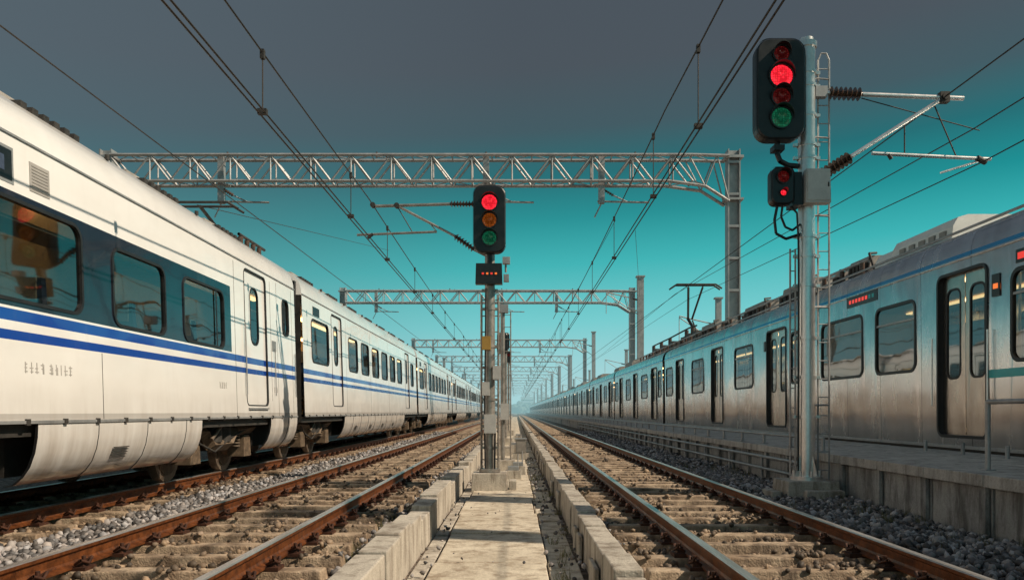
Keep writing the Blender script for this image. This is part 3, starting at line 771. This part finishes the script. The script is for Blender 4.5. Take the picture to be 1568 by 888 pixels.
mb=MB(); mb.box(-.34,.34,-.3,.34,-.15,.26,M['conc'],.02,.02); mb.box(.36,.5,-.2,.2,-.12,.12,M['conc']); mb.obj('foundation',root,bevel=.015)
mb=MB()
head(mb,0,-.17,4.34,5.57,.60,[(5.26,.14,M['redlit']),(4.93,.13,M['amberdim']),(4.60,.13,M['greendim'])],.22)
mb.cyl((0,-.1,4.34),(0,-.1,4.15),.05,M['black'],10)
mb.obj('signal_head',root)
mb=MB(); mb.box(-.26,.24,-.28,-.1,3.76,4.14,M['black'],.01,.01)
for k in range(4): mb.box(-.14+k*.08,-.10+k*.08,-.286,-.282,3.93,3.965,M['orange'] if k%2 else M['redled'])
mb.box(.26,.36,-.2,-.05,3.82,3.95,M['galv']); mb.cyl((.3,-.1,4.0),(.3,-.1,4.25),.02,g,8); mb.box(.24,.38,-.16,-.05,4.15,4.28,M['galv'])
mb.obj('indicator_display',root,bevel=.008)
mb=MB()
insulator(mb,(-.3,0,5.30),(-.75,0,5.30),.07,8); mb.cyl((-.75,0,5.3),(-2.15,0,5.26),.028,g,10)
mb.cyl((-.3,0,5.3),(0,0,5.3),.03,g,8)
insulator(mb,(-.3,0,4.45),(-.66,0,4.7),.07,7); mb.cyl((-.66,0,4.7),(-1.75,0,5.27),.024,g,10); mb.cyl((-.3,0,4.45),(0,0,4.3),.03,g,8)
mb.cyl((-1.0,0,4.78),(-2.5,0,4.72),.022,g,10); mb.cyl((-1.45,0,4.76),(-1.75,0,5.27),.010,M['wire'],6)
mb.cyl((-1.75,-.05,5.27),(-1.75,.05,5.27),.05,M['dark'],10); mb.cyl((-2.2,-.05,5.28),(-2.2,.05,5.28),.05,M['dark'],10)
mb.cyl((-2.2,0,4.74),(-2.3,0,4.66),.03,M['dark'],8); mb.cyl((-1.0,0,4.78),(-1.15,0,4.96),.012,g,6)
mb.obj('cantilever_arm',root)
root=empty('equipment_post',(-.33,19.5,0)); mb=MB()
mb.cyl((0,0,-.1),(0,0,4.0),.055,g,12); mb.box(-.12,.14,-.1,.1,3.85,4.05,M['galv']); ladder(mb,.12,0,0,3.9,.16,.3,g)
mb.box(-.3,.3,-.3,.3,-.15,.2,M['conc']); mb.box(-.05,.15,-.18,-.05,1.2,1.6,M['boxgrey']); mb.obj('post',root)
root=empty('equipment_cabinet',(.15,24,0)); mb=MB()
mb.box(-.25,.25,-.2,.2,-.1,.12,M['conc']); mb.box(-.16,.16,-.15,.15,.12,.55,M['roofgrey'],.01,.01); mb.box(-.18,.18,-.17,.17,.55,.59,M['galv']); mb.box(-.13,.13,-.165,-.155,.17,.5,M['roofgrey']); mb.obj('cabinet_body',root)
for k,yy in enumerate((17.0,18.3,27,31,38)):
    root=empty('trackside_box',(random.uniform(-.1,.3),yy,0)); mb=MB(); h=random.uniform(.1,.3); mb.box(-.18,.18,-.2,.2,-.08,h,M['conc'],.01,.01); mb.box(-.12,.12,-.12,.12,h,h+.08,M['galv']); mb.cyl((.1,0,h),(.1,0,h+.35),.015,M['galv'],6); mb.obj('box_body',root,bevel=.01)
for yy,hh in ((26,3.4),(34,4.2),(48,4.5)):
    root=empty('equipment_post',(-.45,yy,0)); mb=MB(); mb.cyl((0,0,-.1),(0,0,hh),.07,g,10); head(mb,0,-.12,hh-.1,hh+.6,.35,[(hh+.35,.09,M['reddim'])],.15); mb.box(-.3,.3,-.3,.3,-.15,.25,M['conc']); mb.obj('post',root)

# ---------------- gantries ----------------
def gantry_mesh(m,x0,x1,zt,h,dep=.9,thick=.12):
    mb=MB(); zb=zt-h
    for y in (-dep/2,dep/2):
        mb.beam((x0,y,zt),(x1-1.8,y,zt),thick,m); mb.beam((x0,y,zb),(x1-3.0,y,zb),thick,m)
        mb.beam((x1-1.8,y,zt),(x1,y,zt-.05),thick,m)
        mb.beam((x1-3.0,y,zb),(x1-1.2,y,zb-.25),thick,m); mb.beam((x1-1.2,y,zb-.25),(x1,y,zb-1.0),thick,m)
        x=x0;k=0; st=1.0
        while x<x1-2:
            mb.beam((x,y,zb if k%2 else zt),(x+st,y,zt if k%2 else zb),.07,m)
            if k%2==0: mb.beam((x,y,zb),(x,y,zt),.06,m)
            x+=st;k+=1
        mb.beam((x1-2,y,zt),(x1-1.2,y,zb-.25),.055,m); mb.beam((x1-1.2,y,zb-.25),(x1-.6,y,zt),.055,m); mb.beam((x1-.6,y,zt),(x1,y,zb-1),.055,m)
    x=x0;k=0
    while x<x1-1:
        for z in (zt,zb):
            mb.beam((x,-dep/2,z),(x,dep/2,z),.05,m)
            mb.beam((x,-dep/2 if k%2 else dep/2,z),(x+1,dep/2 if k%2 else -dep/2,z),.04,m)
        x+=1;k+=1
    for xc in (x0-.3,x1+.3):
        w=.28
        for s in (-1,1): mb.box(xc+s*w-.03,xc+s*w+.03,-.3,.3,-.1,zt+.35,m)
        mb.box(xc-w+.03,xc+w-.03,-.03,.03,-.1,zt+.35,m)
        z=1
        while z<zt: mb.box(xc-w+.03,xc+w-.03,-.29,-.27,z,z+.12,m); z+=1.6
        mb.box(xc-.45,xc+.45,-.4,.4,zt-.1,zt+.02,m); mb.box(xc-.45,xc+.45,-.4,.4,zb-.9,zb-.8,m)
        mb.box(xc-.6,xc+.6,-.6,.6,-.15,.15,M['conc'])
    for xi in (-14.5,-7,-1.5,6.0):
        mb.cyl((xi,0,zt),(xi,0,zt+.28),.05,M['insul'],8); mb.cyl((xi+.5,0,zt),(xi+.5,0,zt+.2),.04,M['insul'],8)
    for xd in (-14.8,-1.5,4.3):
        mb.box(xd-.15,xd+.15,-.15,.15,zb-1.0,zt+.1,m); mb.box(xd-.4,xd+.4,-.2,.2,zb-.12,zb-.06,m)
        mb.beam((xd-.2,0,zb-.9),(xd+2.4,0,zb-.95),.07,m); insulator(mb,(xd+.1,0,zb-.3),(xd+.6,0,zb-.6),.1,5)
        mb.beam((xd+.6,0,zb-.6),(xd+1.3,0,zb-.92),.05,m); mb.beam((xd,0,zb-1),(xd-.35,0,zb-1.7),.05,m)
    return mb
mb=gantry_mesh(M['galv'],-20.2,10.6,14.15,1.3)
gp=mb.obj('overhead_line_gantry',None,(0,39.4,0))
mb=gantry_mesh(M['galvfar'],-18,12,14.15,1.25); o=mb.obj('overhead_line_gantry',None,(0,83,0)); me=o.data
for y in (140,181,225,270,320,380,450,530): mkobj('overhead_line_gantry',me,None,(0,y,0))
def post(x,y,h,w,m):
    mb=MB(); mb.box(-w/2,w/2,-w/2,w/2,-.1,h,m); mb.box(-w/2-.1,w/2+.1,-w/2-.1,w/2+.1,h,h+.12,m); mb.box(-w,w,-w,w,-.12,.2,M['conc'])
    mb.beam((0,0,h-2),(-3,0,h-1.3),.07,m); mb.beam((0,0,h-3.4),(-3,0,h-1.4),.06,m); mb.beam((-3,0,h-1.35),(-3,0,h-3.2),.04,m)
    insulator(mb,(-.25,0,h-2),(-.7,0,h-1.9),.1,5)
    return mb.obj('overhead_line_post',None,(x,y,0))
post(11.3,5.9,13.2,.55,M['galv']); post(11.3,9.6,13.2,.55,M['galv'])  # unseen posts added out of frame to throw shadow bars across the path
post(10.95,69,13.2,.55,M['galv'])
for y in (113,160,200,240,290,340,400,470): post(11.2,y,12.8,.5,M['galvfar'])
for y in (60,110,165,210,260): post(15.5,y,10,.4,M['galvfar'])
for y in (120,170,230,300): post(-11,y,9.5,.4,M['galvfar'])

# ---------------- wires ----------------
def catenary(X,zc,zm,sag,sup,r=.011,twin=True,dro=4.6,ph=0,mess=True):
    mb=MB(); 
    for dx in ((-.035,.035) if twin else (0,)):
        mb.tube([(X+dx,y,zc) for y in (-1,14.75,39.4,83,140,300,600)],r,M['wire'],5)
    if mess:
      for a,b in zip(sup[:-1],sup[1:]):
        n=10; pts=[]
        for i in range(n+1):
            t=i/n; pts.append((X,a+(b-a)*t,zm-sag*4*t*(1-t)))
        mb.tube(pts,r,M['wire'],5)
        if a<150:
            y=a+ph
            while y<b:
                t=(y-a)/(b-a); z=zm-sag*4*t*(1-t)
                mb.cyl((X,y,zc),(X,y,z),r*.7,M['wire'],5)
                mb.box(X-.05,X+.05,y-.03,y+.03,zc-.015,zc+.045,M['dark']); mb.box(X-.022,X+.022,y-.03,y+.03,z-.07,z+.03,M['dark'])
                y+=dro
    return mb.obj('overhead_wire')
catenary(-2.78,4.67,5.42,.12,[-12,14.75,39.4,83,140,200,300,600],ph=2.2)
catenary(2.28,4.95,6.0,.15,[-12,12,39.4,83,140,200,300,600],dro=5.2,ph=1.0)
catenary(-6.1,5.96,6.9,.2,[-12,39.4],twin=False,mess=False)
catenary(6.55,6.2,6.2,0,[-12,12],twin=False,mess=False)
mb=MB()
mb.tube([(7.0,-1,5.75),(7.0,12,5.72),(8.0,39.4,7.3),(9.2,83,7.5),(9.2,400,7.5)],.010,M['wire'],5)
mb.tube([(7.15,-1,5.2),(7.15,12,5.22),(8.6,39.4,7.0),(8.6,400,7.0)],.010,M['wire'],5)
mb.tube([(-6.1,15,5.35),(-6.4,39.4,9.5)],.008,M['wire'],5)
mb.tube([(6.0,39.4,10.5),(10.9,69,11.5)],.012,M['wire'],5)
mb.tube([(5.0,39.4,11),(2.28,60,6.2)],.012,M['wire'],5)
mb.obj('overhead_wire')

# ---------------- background ----------------
M['haze1']=m_noisy('hazed_foliage',c4(.07,.11,.09),c4(.14,.19,.16),.05,(.9,1),0,0,fine=.4)  # green greyed for distance, the haze is put into the colour
M['haze2']=m_noisy('hazed_facade',c4(.36,.40,.42),c4(.48,.52,.53),.1,(.8,.9),0,0)  # pale bluish walls, aerial haze painted into the base colour
mb=MB()
for s in range(3):
    yb=700+s*60; x=-500
    while x<500:
        w=random.uniform(6,14);h=random.uniform(5,11)
        for k in range(5):
            cx=x+random.uniform(-w/2,w/2); cz=random.uniform(h*.3,h*.9); rr_=random.uniform(1.5,4)
            V=ico*rr_*rng.uniform(.7,1.2,(12,1))+np.array([cx,yb+random.uniform(-5,5),cz])
            mb.add(V.tolist(),[tuple(f) for f in icf],M['haze1'])
        mb.box(x-.3,x+.3,yb-.3,yb+.3,-.1,h*.6,M['haze1']); x+=w*.6
mb.obj('distant_trees')
for (x,y,w,h) in ((12,820,14,17),(30,860,12,20),(60,820,22,18),(95,850,14,26)):
    root=empty('office_building',(x,y,0)); mb=MB(); mb.box(-w/2,w/2,0,w,-.1,h,M['haze2']); mb.box(-w/5,w/5,w*.3,w*.6,h,h+3,M['haze2']); 
    z=3
    while z<h-2:
        mb.box(-w/2+.8,w/2-.8,-.1,.0,z,z+1.5,M['haze1']); z+=3.2
    mb.obj('facade',root)
hm=bpy.data.materials.new('air_haze'); hm.use_nodes=True; ht=hm.node_tree; ht.nodes.clear()
ho=ht.nodes.new('ShaderNodeOutputMaterial'); va=ht.nodes.new('ShaderNodeVolumeAbsorption'); ve=ht.nodes.new('ShaderNodeEmission'); ad=ht.nodes.new('ShaderNodeAddShader')
S=.0014
va.inputs[0].default_value=(0,0,0,1); va.inputs[1].default_value=S
ve.inputs[0].default_value=lin(168,212,216); ve.inputs[1].default_value=S
ht.links.new(va.outputs[0],ad.inputs[0]); ht.links.new(ve.outputs[0],ad.inputs[1]); ht.links.new(ad.outputs[0],ho.inputs['Volume'])
mb=MB(); mb.box(-700,700,70,1400,-.12,24,hm); mb.obj('haze')

# grass tufts
M['grass']=m_noisy('dry_grass',c4(.08,.09,.03),c4(.24,.20,.09),8,(.7,.9),0,0)
mb=MB()
for _ in range(90):
    x=random.choice([random.uniform(4.3,4.85),random.uniform(3.7,4.8),random.uniform(-1.45,-1.28),random.uniform(.3,.62)]); y=random.uniform(6,18)
    z=.1 if abs(x)>1.2 and x<0 or x>1 else -.06
    for b in range(random.randint(8,22)):
        a=random.uniform(0,6.28);l=random.uniform(.05,.19);lean=random.uniform(.1,.6)*l;bx=x+random.uniform(-.05,.05);by=y+random.uniform(-.05,.05)
        mb.add([(bx-.003,by,z),(bx+.003,by,z),(bx+math.cos(a)*lean,by+math.sin(a)*lean,z+l)],[(0,1,2)],M['grass'])
mb.obj('grass')

# ---------------- light ----------------
el=math.radians(42); az=math.radians(16)
ts=Vector((math.cos(el)*math.cos(az),-math.cos(el)*math.sin(az),math.sin(el)))
sd=bpy.data.lights.new('sun','SUN'); sd.energy=5; sd.angle=math.radians(.5); sd.color=(1,.85,.66)
so=bpy.data.objects.new('sun',sd); scene.collection.objects.link(so); so.rotation_euler=ts.to_track_quat('Z','Y').to_euler(); so.location=(30,-10,30)
w=bpy.data.worlds.new('World'); scene.world=w; w.use_nodes=True; nt=w.node_tree; nt.nodes.clear()
N=nt.nodes.new; L=nt.links.new
out=N('ShaderNodeOutputWorld'); sky=N('ShaderNodeTexSky'); sky.sky_type='NISHITA'; sky.sun_disc=False; sky.sun_elevation=el; sky.sun_rotation=math.radians(106)
b1=N('ShaderNodeBackground'); b1.inputs[1].default_value=.06; L(sky.outputs[0],b1.inputs[0])
tc=N('ShaderNodeTexCoord'); sp=N('ShaderNodeSeparateXYZ'); L(tc.outputs['Generated'],sp.inputs[0])
ma=N('ShaderNodeMath'); ma.operation='MULTIPLY_ADD'; L(sp.outputs[0],ma.inputs[0]); ma.inputs[1].default_value=-.05; L(sp.outputs[2],ma.inputs[2])
rp=N('ShaderNodeValToRGB'); L(ma.outputs[0],rp.inputs[0]); e=rp.color_ramp.elements
st=[(0,lin(182,214,218)),(.05,lin(156,214,218)),(.11,lin(106,206,208)),(.18,lin(44,180,181)),(.235,lin(18,144,147)),(.285,lin(32,110,116)),(.335,lin(66,91,98)),(.40,lin(76,85,92)),(.55,lin(76,84,92)),(1,lin(120,132,145))]
e[0].position=0; e[0].color=st[0][1]; e[1].position=1; e[1].color=st[-1][1]
for p,c in st[1:-1]:
    q=e.new(p); q.color=c
mr=N('ShaderNodeMapRange'); L(sp.outputs[0],mr.inputs[0]); mr.inputs[1].default_value=.0; mr.inputs[2].default_value=-.55; mr.inputs[3].default_value=0; mr.inputs[4].default_value=.6
mxc=N('ShaderNodeMix'); mxc.data_type='RGBA'; L(mr.outputs[0],mxc.inputs[0]); L(rp.outputs[0],mxc.inputs[6]); mxc.inputs[7].default_value=lin(92,108,116)
b2=N('ShaderNodeBackground'); L(mxc.outputs[2],b2.inputs[0]); b2.inputs[1].default_value=1
mx=N('ShaderNodeMixShader'); mx.inputs[0].default_value=.94; L(b1.outputs[0],mx.inputs[1]); L(b2.outputs[0],mx.inputs[2]); L(mx.outputs[0],out.inputs[0])

# ---------------- camera ----------------
cd=bpy.data.cameras.new('camera'); cam=bpy.data.objects.new('camera',cd); scene.collection.objects.link(cam)
cam.location=(0,0,1.4); cam.rotation_euler=(math.radians(90),0,0); cd.sensor_width=36; cd.lens=1200/1568*36
cd.shift_x=-6/1568; cd.shift_y=186/1568; cd.clip_end=6000; cd.clip_start=.05
scene.camera=cam
